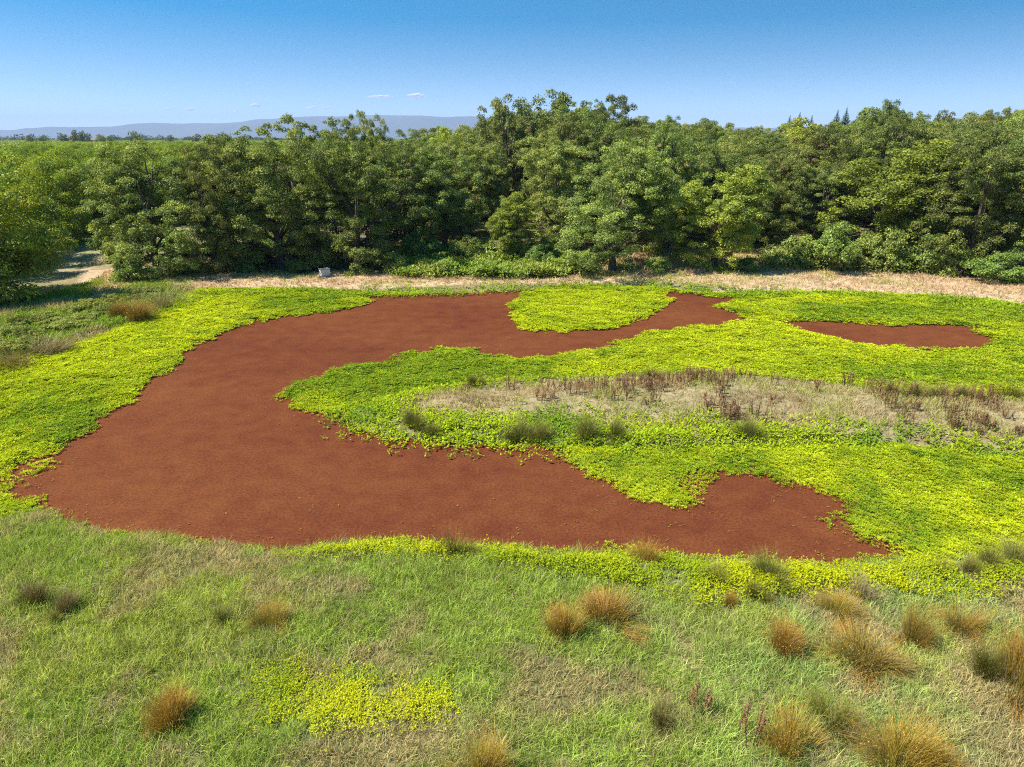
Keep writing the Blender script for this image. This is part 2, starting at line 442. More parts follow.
# ------------------------------------------------------------------ floating yellow green weed mats
def weed_field(P):
    """>0 where the floating yellow green weed grows"""
    Q = P + np.stack([fbm(P, 1.4, 41, 4) - .5, fbm(P, 1.4, 57, 4) - .5], 1) * 1.7 + np.stack([fbm(P, .45, 43, 2) - .5, fbm(P, .45, 59, 2) - .5], 1) * .7
    d = np.minimum(np.maximum(sdf(Q, RED), -sdf(Q, PATCH)), sdf(Q, RED2))
    d = np.maximum(d, -sdf(Q, FRAG) - .1)
    return np.minimum(d, .4 - sdf(P, B))
def region_of(P):
    z = np.zeros(len(P)); px, py = to_px(P[:, 0], P[:, 1], z)
    r = np.zeros(len(P), int)                    # 0 left bank mat
    r[(px > 272) & (py < 425) & (py > 300)] = 1  # arm and hump above the island
    r[(px > 715) & (py < 425)] = 1
    r[(px > 520) & (py > 430)] = 2               # mat between the island and the near bank
    r[sdf(P, PATCH) < .9] = 3
    return r
def weed_tone(P):
    """leaf colour of the weed by place: lemon green to olive"""
    z = np.zeros(len(P)); px, py = to_px(P[:, 0], P[:, 1], z)
    t = fbm(P, 7.0, 77, 4)
    olive = sstep(.42, .62, t) * .5 + .55 * sstep(.5, .72, fbm(P, 1.7, 79, 4)) + .25 * (vnoise(P, .5, 83) - .4)
    ol2 = np.exp(-((px - 390) / 150) ** 2 - ((py - 385) / 28) ** 2) + np.exp(-((px - 940) / 110) ** 2 - ((py - 375) / 16) ** 2) \
        + .8 * np.exp(-((px - 860) / 130) ** 2 - ((py - 312) / 9) ** 2) + .8 * np.exp(-((px - 690) / 100) ** 2 - ((py - 470) / 22) ** 2) \
        + .8 * np.exp(-((px - 70 - (480 - py) * .35) / 45) ** 2 - ((py - 430) / 55) ** 2) + .7 * np.exp(-((px - 300) / 60) ** 2 - ((py - 300) / 10) ** 2)
    lemon = np.exp(-((px - 730) / 110) ** 2 - ((py - 345) / 22) ** 2) + np.exp(-((px - 595) / 75) ** 2 - ((py - 308) / 20) ** 2) + .8 * np.exp(-((px - 110) / 90) ** 2 - ((py - 365) / 30) ** 2)
    olive = np.clip((olive + ol2 * .9) * (1 - .75 * np.clip(lemon, 0, 1)), 0, 1)
    return olive
MATS = ['floating mat of lemon green weed along the left bank of the pond', 'long arm of yellow green weed on the far side of the island',
        'wide yellow green weed mat between the island and the near bank', 'oval lemon green weed patch alone near the far shore']
NROS = 720000
S = np.column_stack([rng.uniform(bx0, bx1, NROS), rng.uniform(by0, by1, NROS)])
wf = weed_field(S)
S = S[wf + rng.uniform(-.55, .12, len(S)) > 0]
# fewer, larger rosettes with distance
dist = np.hypot(S[:, 0], S[:, 1])
keep = rng.random(len(S)) < np.clip((26 / dist) ** 1.1, .25, 1)
S = S[keep]; dist = dist[keep]
reg = region_of(S)
wfS = weed_field(S)
mound = (fbm(S, .9, 91, 3) - .25) * .26 * sstep(0, .8, wfS)
olive = weed_tone(S)
geos = [Geo() for _ in MATS]
for r in range(4):
    k = reg == r
    s, h, ol, dd = S[k], np.maximum(mound[k], 0), olive[k], dist[k]
    n = len(s); nl = 5
    base = np.column_stack([s, .03 + h + rng.uniform(0, .07, n)])
    cA = mix((.435, .50, .014), (.185, .275, .016), ol)
    cA = cA * (rng.uniform(.7, 1.2, n) * (.8 + .4 * vnoise(s, .35, 87)))[:, None]
    cA[rng.random(n) < .05] = (.42, .36, .03)
    a0 = rng.uniform(0, 6.283, n)
    for j in range(nl):
        az = a0 + j * 6.283 / nl + rng.uniform(-.4, .4, n)
        L = rng.uniform(.05, .09, n) * np.clip(dd / 26, .8, 1.7)
        leaves(geos[r], base + np.column_stack([np.cos(az), np.sin(az), np.zeros(n)]) * .015, az, rng.uniform(.05, .75, n), L, L * rng.uniform(.55, .75, n),
               cA * rng.uniform(.85, 1.15, n)[:, None])
sheet_mask = {}
for r in range(4):
    root = link('floating_weed_mat', geos[r].mesh('floating_weed_mat', M_weed))
    tag(root, MATS[r], 'water weed', 'mats of floating yellow green weed', 'stuff')
    P, V, q = cell_sheet(.2, lambda c: (weed_field(c) > .4) & (region_of(c) == r), lambda P: .016 + np.maximum((fbm(P, .9, 91, 3) - .25) * .26, 0) * sstep(.1, .9, weed_field(P)))
    c = mix((.29, .31, .012), (.14, .18, .010), weed_tone(P)) * (.7 + .6 * fbm(P, .4, 8, 3))[:, None]
    link('mat_base', make_mesh('mat_base', V, q, M_mat, c), root)
# loose scraps of weed adrift on the red fern
S = np.column_stack([rng.uniform(bx0, bx1, 60000), rng.uniform(by0, by1, 60000)])
w = weed_field(S)
pr = np.where(w < 0, np.exp(w / .4) * .6 + .10 * sstep(.60, .72, fbm(S, 1.6, 133, 3)) * sstep(.42, .58, fbm(S, 7., 135, 2)) + .006, 0) * (sdf(S, B) < 0)
S = S[rng.random(len(S)) < pr]; n = len(S)
G = Geo()
for j in range(3):
    az = rng.uniform(0, 6.283, n); L = rng.uniform(.03, .075, n)
    c = mix((.30, .27, .04), (.36, .17, .06), rng.random(n)) * rng.uniform(.6, 1.1, n)[:, None]
    leaves(G, np.column_stack([S + rng.normal(0, .03, (n, 2)), np.full(n, .03)]), az, rng.uniform(0, .5, n), L, L * .6, c)
tag(link('loose_weed_scraps', G.mesh('loose_weed_scraps', M_weed)), 'small yellowish scraps of weed adrift on the red fern', 'water weed', kind='stuff')

# ------------------------------------------------------------------ grass, straw and leafy cover (nobody could count these)
def scatter(poly_, n, margin=0, edge=.3):
    lo, hi = poly_.min(0) - 1, poly_.max(0) + 1
    S = np.column_stack([rng.uniform(lo[0], hi[0], n), rng.uniform(lo[1], hi[1], n)])
    return S[sdf(S, poly_) + rng.normal(0, edge, n) < margin]
# near bank grass
FORE = poly([(-150, 505), (0, 522), (45, 508), (85, 527), (120, 536), (200, 541), (250, 546), (290, 551), (330, 543), (400, 540), (460, 546), (600, 552), (720, 560), (850, 566), (1024, 555), (1180, 520), (1700, 900), (1500, 960), (-480, 960), (-600, 800)])
CS = scatter(FORE, 60000, 0, .15)
dB = sdf(CS, B); CS = CS[(dB > -.12) & ((np.minimum(sdf(CS, NEARSHORE), sdf(CS, YELLOWPATCH)) > rng.normal(0, .4, len(CS))) | (rng.random(len(CS)) < .25))]
n = len(CS); cz = ground_z(CS)
px, py = to_px(CS[:, 0], CS[:, 1], cz)
nb = fbm(CS, 2.6, 3, 4); nf = fbm(CS, .8, 14, 3); nr = fbm(CS, 4.5, 51, 3)
straw = sstep(.50, .68, nb * .6 + nf * .4 + .03 * sstep(620, 767, py))
blue = sstep(450, 900, px) * sstep(.35, .6, nr) * .8
gcol = mix((.285, .385, .060), (.30, .41, .135), blue)
gcol = mix(gcol, np.broadcast_to((.36, .41, .07), gcol.shape), sstep(.55, .7, nr) * .6)
gcol = mix(gcol, np.broadcast_to((.44, .35, .18), gcol.shape), straw * .7)
cv = rng.uniform(.6, 1.35, n) * (.75 + .5 * fbm(CS, .45, 88, 2)); ch = rng.uniform(.6, 1.45, n)
G = Geo()
NB = 13
for j in range(NB):
    p = np.column_stack([CS + rng.normal(0, .07, (n, 2)), cz - .02])
    az = rng.uniform(0, 6.283, n) * .75 + 5.2
    Ls = ch * rng.uniform(.17, .34, n) * (1 - .3 * straw) * (.6 + .8 * nf)
    v = (cv * rng.uniform(.75, 1.25, n))[:, None]
    cb = gcol * v
    isdry = rng.random(n) < .08 + .3 * straw
    cb[isdry] = np.array((.42, .33, .18)) * rng.uniform(.6, 1.15, isdry.sum())[:, None]
    blades(G, p, az, rng.uniform(.1, .9, n), Ls, rng.uniform(.008, .016, n), cb, cb * (1.1, 1.05, 1.0), rng.uniform(.2, .9, n))
tag(link('bank_grass', G.mesh('bank_grass', M_grass)), 'ragged green and straw coloured grass of the near bank', 'grass', kind='stuff')

# grass on the left bank and far verge
LB = poly([(-220, 348), (0, 312), (70, 290), (110, 278), (160, 270), (200, 278), (180, 300), (130, 328), (60, 356), (0, 371), (-150, 405)], .2)
CS = scatter(LB, 26000); n = len(CS); cz = ground_z(CS)
pd = sdf(CS, PATH); ok = (pd > -.3) | (rng.random(n) < .15); CS, cz = CS[ok], cz[ok]; n = len(CS)
nb = fbm(CS, 3, 61, 4)
G = Geo()
gcol = mix((.24, .34, .04), (.38, .32, .15), sstep(.45, .7, nb))
for j in range(5):
    p = np.column_stack([CS + rng.normal(0, .1, (n, 2)), cz - .02])
    c = gcol * rng.uniform(.7, 1.3, n)[:, None]
    blades(G, p, rng.uniform(0, 6.283, n), rng.uniform(.1, .9, n), rng.uniform(.2, .45, n), rng.uniform(.03, .06, n), c, c * 1.1, rng.uniform(.2, .8, n))
tag(link('left_bank_grass', G.mesh('left_bank_grass', M_grass)), 'green grass between the orchard and the weed mat', 'grass', kind='stuff')

# straw: island, path verge, slope under the oaks
G = Geo()
for pl_, nn, hh, cA, cB, ww in ((DRY, 26000, .32, (.46, .36, .19), (.30, .215, .10), .022), (PATH, 60000, .28, (.60, .44, .28), (.48, .35, .20), .045), (SLOPE, 20000, .4, (.56, .41, .26), (.42, .30, .17), .06)):
    CS = scatter(pl_, nn, -.1); n = len(CS); cz = ground_z(CS)
    t = fbm(CS, 1.6, 71, 4)
    keep = rng.random(n) < (.35 + .65 * sstep(.35, .6, fbm(CS, 1.0, 75, 3))); CS, cz, t = CS[keep], cz[keep], t[keep]; n = len(CS)
    c0 = mix(cA, cB, sstep(.35, .65, t))
    grn = sstep(.47, .62, fbm(CS, 2.2, 78, 3))
    c0 = mix(c0, np.broadcast_to((.36, .37, .10), c0.shape), grn * .8)
    for j in range(4):
        p = np.column_stack([CS + rng.normal(0, .08, (n, 2)), cz - .02])
        c = c0 * rng.uniform(.7, 1.25, n)[:, None]
        blades(G, p, rng.uniform(0, 6.283, n), rng.uniform(.1, 1.1, n), rng.uniform(.5, 1.2, n) * hh, rng.uniform(.6, 1.2, n) * ww, c, c * 1.05, rng.uniform(.2, .8, n))
tag(link('dry_straw', G.mesh('dry_straw', M_grass)), 'dry straw on the island and along the far path', 'dry grass', kind='stuff')

# leafy waterside growth
def leafy(geo, poly_, n, h, size, cA, cB, edge=.3, clump=.8, seed=0, thr=.3):
    S = scatter(poly_, n, 0, edge)
    cl = fbm(S, clump, 200 + seed, 3)
    S = S[cl > thr * rng.uniform(.6, 1.4, len(S))]; n = len(S)
    cl = fbm(S, clump, 200 + seed, 3)
    z = ground_z(S); z = np.maximum(z, -.02)
    t = fbm(S, 2.2, 300 + seed, 3)
    c0 = mix(cA, cB, sstep(.35, .65, t))
    for j in range(6):
        az = rng.uniform(0, 6.283, n)
        p = np.column_stack([S + rng.normal(0, size * .6, (n, 2)), z + rng.random(n) ** .6 * h * (.3 + 1.2 * cl)])
        L = rng.uniform(.7, 1.4, n) * size
        leaves(geo, p, az, rng.uniform(-.2, 1.0, n), L, L * rng.uniform(.35, .6, n), c0 * rng.uniform(.7, 1.25, n)[:, None])
G = Geo()
ISLGREEN_A = poly([(345, 416), (380, 402), (420, 393), (430, 396), (410, 402), (415, 416), (470, 421), (560, 421), (640, 427), (700, 428), (800, 432), (880, 434), (960, 442), (1024, 451), (1240, 458),
                   (1240, 470), (1024, 462), (930, 450), (850, 446), (750, 450), (650, 452), (560, 451), (545, 446), (440, 442), (400, 439), (365, 431)], .1)
ISLGREEN_B = poly([(420, 393), (480, 385), (560, 379), (640, 374), (700, 372), (760, 375), (830, 381), (880, 389), (940, 397), (1024, 399), (1024, 403), (940, 402), (880, 394), (830, 386), (760, 379), (700, 377), (640, 381), (560, 386), (480, 389)], .1)
leafy(G, ISLGREEN_A, 30000, .20, .12, (.34, .43, .018), (.20, .31, .022), .55, .9, 1)
leafy(G, ISLGREEN_B, 9000, .20, .12, (.24, .33, .022), (.34, .40, .025), .5, .9, 2)
tag(link('island_greenery', G.mesh('island_greenery', M_weed)), 'lush leafy growth around the rim of the dry island', 'marsh plants', kind='stuff')
G = Geo()
leafy(G, FARSHORE, 22000, .32, .17, (.28, .40, .022), (.19, .28, .025), .3, 1.4, 3)
tag(link('far_shore_greenery', G.mesh('far_shore_greenery', M_weed)), 'green waterside plants in a strip along the far shore', 'marsh plants', kind='stuff')
G = Geo()
leafy(G, NEARSHORE, 52000, .26, .07, (.44, .47, .012), (.28, .35, .015), .25, .7, 4)
leafy(G, YELLOWPATCH, 22000, .17, .045, (.48, .50, .02), (.28, .35, .02), .35, .7, 5, .45)
tag(link('near_shore_greenery', G.mesh('near_shore_greenery', M_weed)), 'low yellow green creeping weed on the near bank', 'marsh plants', kind='stuff')
G = Geo()
UNDER = poly([(385, 262), (420, 256), (500, 258), (590, 262), (590, 275), (500, 279), (400, 277)], .3)
UNDER2 = poly([(770, 258), (850, 262), (930, 262), (960, 270), (900, 274), (840, 270), (760, 270)], .3)
leafy(G, UNDER, 16000, .9, .26, (.24, .32, .04), (.32, .36, .06), .5, 1.8, 6)
leafy(G, UNDER2, 7000, .9, .26, (.22, .28, .05), (.33, .33, .10), .6, 1.8, 7, .4)
tag(link('verge_undergrowth', G.mesh('verge_undergrowth', M_shrub)), 'low green undergrowth between the path and the oaks', 'undergrowth', kind='stuff')

# ------------------------------------------------------------------ trees
def envelope(u, H, Rr, lobes, low):
    pass
def make_crown(seed, H, Rr, low, ncl, nleaf, lsize, cA, cB, shape=1.0, cl_r=.75, sparse=False, dry=0.0):
    """crown of leaf clusters on a lobed outline, and a trunk whose limbs reach the clusters; unit: metres"""
    r = np.random.default_rng(seed)
    zc = H * (low + 1) / 2; hz = H * (1 - low) / 2
    # lobes
    nlb = 9
    la = r.uniform(0, 6.283, nlb) ; lz = np.linspace(-.9, .75, nlb); lr = np.sqrt(1 - np.minimum(np.abs(lz), .8) ** 2) * r.uniform(.5, .8, nlb)
    lob = np.column_stack([np.cos(la) * lr * Rr, np.sin(la) * lr * Rr, lz * hz * .75])
    lob = np.vstack([[0, 0, hz * .25], lob])
    lrad = np.concatenate([[.72], r.uniform(.36, .58, nlb)])
    cent = []
    while len(cent) < ncl:
        k = r.integers(0, len(lob))
        d = r.normal(0, 1, 3); d /= np.linalg.norm(d)
        rad = lrad[k] * r.uniform(.55, 1.02) ** .7
        p = lob[k] + d * rad * np.array([Rr, Rr, hz * shape])
        p[2] = np.clip(p[2], -hz * .98, hz * 1.05)
        if p[2] < -hz * .75 and np.hypot(p[0], p[1]) < Rr * .25: continue
        cent.append(p)
    cent = np.array(cent); cent[:, 2] += zc
    crv = cl_r * r.uniform(.6, 1.25, ncl)
    rep = r.poisson(nleaf * (crv / cl_r) ** 2)
    ci = np.repeat(np.arange(ncl), rep); n = len(ci)
    d = r.normal(0, 1, (n, 3)); d /= np.linalg.norm(d, axis=1)[:, None]
    d[:, 2] = np.where(d[:, 2] < -.35, -d[:, 2] * .8, d[:, 2])
    rad = crv[ci] * r.uniform(.5, 1.05, n)
    p = cent[ci] + d * rad[:, None] * (1, 1, .8)
    nv = d * .9 + np.array([0, 0, .35]) + r.normal(0, .65, (n, 3))
    L = lsize * r.uniform(.65, 1.35, n)
    ctone = r.random(ncl)
    c = mix(cA, cB, ctone[ci]) * r.uniform(.75, 1.25, n)[:, None]
    if dry > 0:
        dr = (ctone < dry)[ci]
        c[dr] = np.array((.25, .195, .085)) * r.uniform(.7, 1.2, dr.sum())[:, None]
    p[:, 2] = np.where(p[:, 2] < H * .35, p[:, 2] - (H * .35 - p[:, 2]) * .12, p[:, 2]); p[:, 2] = np.abs(p[:, 2]) if low < .1 else p[:, 2]
    kz = H / np.percentile(p[:, 2], 99.7); kr = Rr / np.percentile(np.hypot(p[:, 0], p[:, 1]), 95)
    kk = np.array([kr, kr, kz]); p = p * kk; cent = cent * kk
    G = Geo(); leaves_n(G, p, nv, L, L * r.uniform(.5, .8, n), c, r)
    # trunk and limbs
    T = Geo(); bark = np.array((.10, .078, .058))
    tr = H * .026
    top = np.array([r.normal(0, .3), r.normal(0, .3), H * .72])
    pts = [np.array([0, 0, -.35])] + [top * t + np.append(r.normal(0, .12 * H / 12, 2), 0) for t in (.12, .3, .5, .75)] + [top]
    tube(T, pts, [tr * 1.5, tr * 1.1, tr * .95, tr * .75, tr * .4, tr * .12], bark, 8)
    nl = 11
    sel = cent[r.choice(ncl, min(nl, ncl), replace=False)]
    for s in sel:
        t = np.clip((s[2] / H) * .55, .15, .62)
        a = top * t / .72 * .95
        a = top * np.clip(t * 1.1, .12, .8)
        mid = a + (s - a) * .5 + np.array([0, 0, r.uniform(-.3, .5)]) + r.normal(0, .25, 3)
        tube(T, [a, a + (mid - a) * .5 + r.normal(0, .12, 3), mid, s], [tr * .5, tr * .4, tr * .28, tr * .08], bark, 6)
        for q in cent[np.argsort(((cent - s) ** 2).sum(1))[1:5]]:
            tube(T, [mid, (mid + q) / 2 + r.normal(0, .15, 3), q], [tr * .2, tr * .13, tr * .04], bark, 4)
    return G, T
PROTO = {}
def proto(name, mat, *a, **k):
    G, T = make_crown(*a, **k)
    PROTO[name] = (G.mesh(name + '_crown', mat), T.mesh(name + '_trunk', M_bark, True), a[1], a[2])
olA, olB = (.290, .335, .072), (.115, .150, .036)
for i, (sd_, lowv) in enumerate(((11, .01), (23, .06), (35, .02), (47, .01), (59, .02), (61, .05))):
    proto('oak%d' % i, M_oak, sd_, 12.0, 5.6, lowv, 440, 215, .15, olA, olB, cl_r=.66, dry=.0 if i < 4 else .05)
proto('pale', M_oak, 71, 12.0, 4.6, .22, 230, 140, .20, (.26, .29, .085), (.18, .22, .065), cl_r=.75)
proto('bright', M_oak, 83, 9.0, 3.6, .03, 300, 190, .14, (.35, .40, .05), (.19, .24, .036), cl_r=.55)
proto('sparse', M_oak, 93, 14.0, 3.4, .5, 90, 80, .19, olA, olB, cl_r=.6)
proto('walnut0', M_walnut, 101, 8.0, 4.6, .03, 300, 175, .155, (.29, .36, .035), (.17, .24, .028), cl_r=.8)
proto('walnut1', M_walnut, 113, 8.0, 4.6, .03, 300, 175, .155, (.27, .34, .035), (.16, .23, .028), cl_r=.8)
proto('walnut2', M_walnut, 127, 8.0, 4.4, .03, 300, 175, .155, (.31, .35, .035), (.17, .23, .028), cl_r=.8)
proto('shrub0', M_shrub, 131, 2.4, 1.8, .0, 70, 150, .14, (.24, .33, .06), (.14, .20, .042), cl_r=.5)
proto('shrub1', M_shrub, 137, 2.4, 1.9, .0, 70, 150, .14, (.29, .36, .07), (.17, .23, .045), cl_r=.5)
proto('bramble', M_shrub, 139, 1.2, 1.6, .0, 80, 80, .11, (.30, .34, .065), (.20, .235, .05), cl_r=.30)
def conifer():
    r = np.random.default_rng(5); G = Geo(); T = Geo(); H = 18
    tube(T, [(0, 0, -.3), (0, 0, H * .5), (0, 0, H)], [.3, .2, .01], (.10, .075, .055), 6)
    n = 9000
    z = r.uniform(.06, 1, n); az = r.uniform(0, 6.283, n)
    rr = (1 - z) * 2.8 * np.sqrt(r.random(n)) * (.8 + .25 * np.sin(z * 150 + az * 3))
    p = np.column_stack([np.cos(az) * rr, np.sin(az) * rr, z * H])
    c = mix((.09, .14, .085), (.13, .18, .10), r.random(n))
    leaves(G, p, az, r.normal(-.3, .3, n), r.uniform(.2, .45, n) * np.clip((1 - z) * 4, .12, 1), r.uniform(.08, .14, n) * np.clip((1 - z) * 5, .3, 1), c, r.normal(0, .5, n))
    PROTO['conifer'] = (G.mesh('conifer_crown', M_oak), T.mesh('conifer_trunk', M_bark, True), H, 2.6)
conifer()
def gz1(x, y): return float(ground_z(np.array([[x, y]]))[0])
def tree(name, kind, x, y, h, rad, label, cat='tree', group=None, rot=None, parts=('crown', 'trunk')):
    cm, tm, H0, R0 = PROTO[kind]
    root = bpy.data.objects.new(name, None); col.objects.link(root)
    root.empty_display_size = .5
    root.location = (x, y, gz1(x, y)); root.rotation_euler = (0, 0, random.uniform(0, 6.283) if rot is None else rot)
    root.scale = (rad / R0, rad / R0, h / H0)
    link(parts[0], cm, root); link(parts[1], tm, root)
    return tag(root, label, cat, group)
def tree_px(name, kind, px, base, top, wpx, label, cat='tree', group=None, rot=None, parts=('crown', 'trunk')):
    x, y = gp(px, base, .3)
    h = z_at(px, top, y) - .3
    rad = wpx / F_PX * math.hypot(y, CAM_H) / 2
    return tree(name, kind, x, y, h * .97, rad * .95, label, cat, group, rot, parts)
# front row by the path, each tree its own
FRONT = [
    ('oak_tree', 'oak0', 160, 279, 140, 125, 'broad grey green oak at the left corner of the tree line beside the orchard aisle'),
    ('oak_tree', 'oak1', 218, 276, 143, 90, 'oak with a tall dark bare trunk second from the orchard aisle'),
    ('oak_tree', 'oak2', 282, 272, 128, 125, 'full dark oak standing left of the white box'),
    ('oak_tree', 'oak3', 358, 273, 130, 115, 'dense dark oak just right of the white box, foliage to the ground'),
    ('oak_tree', 'oak4', 447, 257, 148, 95, 'dull olive oak behind the sunny undergrowth of the verge'),
    ('young_tree', 'bright', 516, 266, 190, 62, 'small bright yellow green tree left of the big round oak'),
    ('oak_tree', 'oak0', 612, 276, 140, 128, 'big round oak standing forward over the path, opposite the oval weed patch'),
    ('oak_tree', 'bright', 712, 273, 163, 92, 'bushy fresh green tree with a leafy skirt right of the big round oak'),
    ('oak_tree', 'oak5', 770, 254, 150, 80, 'dark oak with a bare trunk behind the dry grassy gap'),
    ('oak_tree', 'bright', 878, 262, 140, 125, 'large yellow green oak rising behind the shrubs of the right verge'),
    ('oak_tree', 'oak3', 965, 277, 135, 110, 'heavy dark oak second from the right end of the front row'),
    ('oak_tree', 'oak1', 1030, 284, 122, 130, 'tall grey green oak at the right end of the path'),
    ('oak_tree', 'oak5', 640, 258, 150, 90, 'olive oak directly behind the big round oak'),
    ('oak_tree', 'oak2', 555, 256, 135, 90, 'olive oak behind the gap left of the big round oak'),
    ('oak_tree', 'oak4', 815, 256, 165, 85, 'oak with withered brown sprays above the right verge shrubs'),
    ('oak_tree', 'oak0', 920, 258, 150, 90, 'oak wedged behind the yellow green oak and the heavy dark oak'),
    ('oak_tree', 'oak5', 405, 260, 145, 80, 'oak in the second row right of the white box'),
    ('oak_tree', 'oak4', 320, 258, 132, 90, 'oak in the second row straight behind the white box'),
    ('oak_tree', 'oak5', 245, 256, 138, 90, 'oak in the second row behind the tall bare trunk'),
    ('pale_tree', 'sparse', 302, 250, 116, 60, 'thin topped tree whose bare upper twigs stick out above the oaks on the left'),
    ('pale_tree', 'sparse', 337, 248, 120, 45, 'narrow thin topped tree poking above the oaks, middle of the three on the left'),
    ('pale_tree', 'oak3', 376, 246, 116, 50, 'tufted dark treetop standing above the oaks, right of the two thin tops'),
]
placed = []
for nm, kd, px, bs, tp, wd, lb in FRONT:
    o = tree_px(nm, kd, px, bs - (5 if bs > 265 else 3), tp, wd, lb)
    placed.append((o.location.x, o.location.y))
for nm, kd, px, base, top, wd, lb in [('tall_tree', 'pale', 506, 232, 99, 62, 'tall pale tree on the skyline, left of the tallest pair'),
                                      ('tall_tree', 'pale', 552, 230, 94, 80, 'tallest pale feathery tree on the skyline'),
                                      ('tall_tree', 'oak1', 600, 230, 99, 70, 'dark rounded treetop just right of the tallest pale tree'),
                                      ('tall_tree', 'oak4', 868, 228, 103, 70, 'dark knobbly treetop highest on the right skyline'),
                                      ('tall_tree', 'oak2', 1012, 228, 103, 80, 'high treetop on the skyline in the right corner')]:
    o = tree_px(nm, kd, px, base, top, wd, lb); placed.append((o.location.x, o.location.y))
# the wood behind
SKY = np.array([(-200, 141), (230, 140), (300, 133), (400, 134), (440, 128), (480, 122), (505, 106), (550, 101), (600, 106), (640, 120), (690, 112), (730, 124), (775, 128), (800, 124), (850, 112), (880, 108), (920, 113), (960, 114), (1000, 110), (1024, 106), (1300, 104)])
placed = np.array(placed)
yy = 68.0
cnt = 0
while yy < 128:
    half = yy * .78 + 8
    xx = -half
    while xx < half:
        x, y = xx + random.uniform(-1.6, 1.6), yy + random.uniform(-1.8, 1.8)
        px, _ = to_px(x, y, 8.0)
        xx += 7.0
        lim = 400 + (y - 68) * .2
        if px < lim or px > 1200: continue
        if np.min(np.hypot(placed[:, 0] - x, placed[:, 1] - y)) < 4.0: continue
        t = np.interp(px, SKY[:, 0], SKY[:, 1]) + random.uniform(-2, 14) + max(0, 95 - y) * .4
        h = float(np.clip(z_at(px, t, y) - .9, 8.5, 19))
        kd = random.choice(['oak0', 'oak1', 'oak2', 'oak3', 'oak4', 'oak5', 'oak5', 'pale' if random.random() < .6 else 'bright'])
        tree('wood_tree', kd, x, y, h, random.uniform(3.9, 5.2), 'one of the crowded green crowns in the wood behind the front row of oaks', 'tree', 'trees of the wood behind the front row')
        cnt += 1
    yy += 7.2
print('wood trees', cnt)
for px, top, hh in ((790, 117, 0), (800, 114, 0), (812, 117, 0), (838, 111, 0), (847, 109, 0), (939, 112, 0)):
    Y = 150.0 + random.uniform(-6, 6)
    tree('conifer', 'conifer', x_at(px, top, Y), Y, z_at(px, top + 3, Y), 4.6, 'dark pointed conifer tip showing above the wood on the right skyline', 'conifer', 'conifers on the right skyline')
# orchard rows
ANG = R(9)
ux, uy = np.array([math.cos(ANG), math.sin(ANG)]), np.array([-math.sin(ANG), math.cos(ANG)])
anchor = np.array(gp(4, 299, .3))
cand = []
for i in range(-130, 60):
    for j in range(-10, 130):
        q = anchor + ux * i * 7.4 + uy * j * 7.8
        q = q + rng.uniform(-.5, .5, 2)
        x, y = q
        if y < 30 or y > 900: continue
        px, _ = to_px(x, y, 6.0)
        if px < -220 or px > 470 + 0 * y: continue
        if y < 90 and np.min(np.hypot(placed[:, 0] - x, placed[:, 1] - y)) < 5.5: continue
        # keep the path, the wood and the bank clear
        if sdf(q[None], PATH)[0] < 1.6 or sdf(q[None], LB)[0] < .6 or y < 44: continue
        if y < 82 and px > 2 + (y - 49) * 3.5: continue
        if x > -8 and y < 136: continue
        cand.append((math.hypot(x, y), x, y))
cand.sort()
print('orchard', len(cand))
for d, x, y in cand[:285]:
    tree('orchard_tree', random.choice(['walnut0', 'walnut1', 'walnut2']), x, y, random.uniform(7.6, 9.0), random.uniform(4.2, 4.9),
         'rounded yellow green orchard tree in the rows that run back on the left', 'orchard tree', 'orchard trees in rows')
# what is left of the orchard, and the far tree line, each one mass
def crown_mass(pts, hts, rads, nl, ls, cA, cB, name, label, mat):
    G = Geo()
    pts = np.asarray(pts); n = len(pts)
    ci = np.repeat(np.arange(n), nl); m_ = len(ci)
    d = rng.normal(0, 1, (m_, 3)); d /= np.linalg.norm(d, axis=1)[:, None]; d[:, 2] = np.abs(d[:, 2]) * 1.0 - .25
    hts, rads = np.asarray(hts), np.asarray(rads)
    lump = 1 + .25 * np.sin(d[:, 0] * 7 + ci) * np.cos(d[:, 1] * 6 + ci * 2)
    p = np.column_stack([pts[ci] + d[:, :2] * (rads[ci] * lump)[:, None], hts[ci] * (.5 + .5 * np.clip(d[:, 2], -.6, 1) * lump)])
    az = np.arctan2(d[:, 1], d[:, 0]) + rng.normal(0, .8, m_)
    c = mix(cA, cB, rng.random(n)[ci]) * rng.uniform(.75, 1.25, m_)[:, None]
    L = ls * rng.uniform(.7, 1.3, m_)
    leaves(G, p, az, rng.normal(0, .5, m_), L, L * .65, c, rng.normal(0, .5, m_))
    return tag(link(name, G.mesh(name, mat)), label, 'trees', kind='stuff')
rest = np.array([(x, y) for d, x, y in cand[285:]])
n = len(rest)
crown_mass(rest, rng.uniform(7, 8.4, n), rng.uniform(4.0, 4.8, n), 240, .8, (.25, .29, .03), (.16, .21, .025), 'far_orchard', 'far reach of the orchard merging into one green canopy on the left', M_walnut)
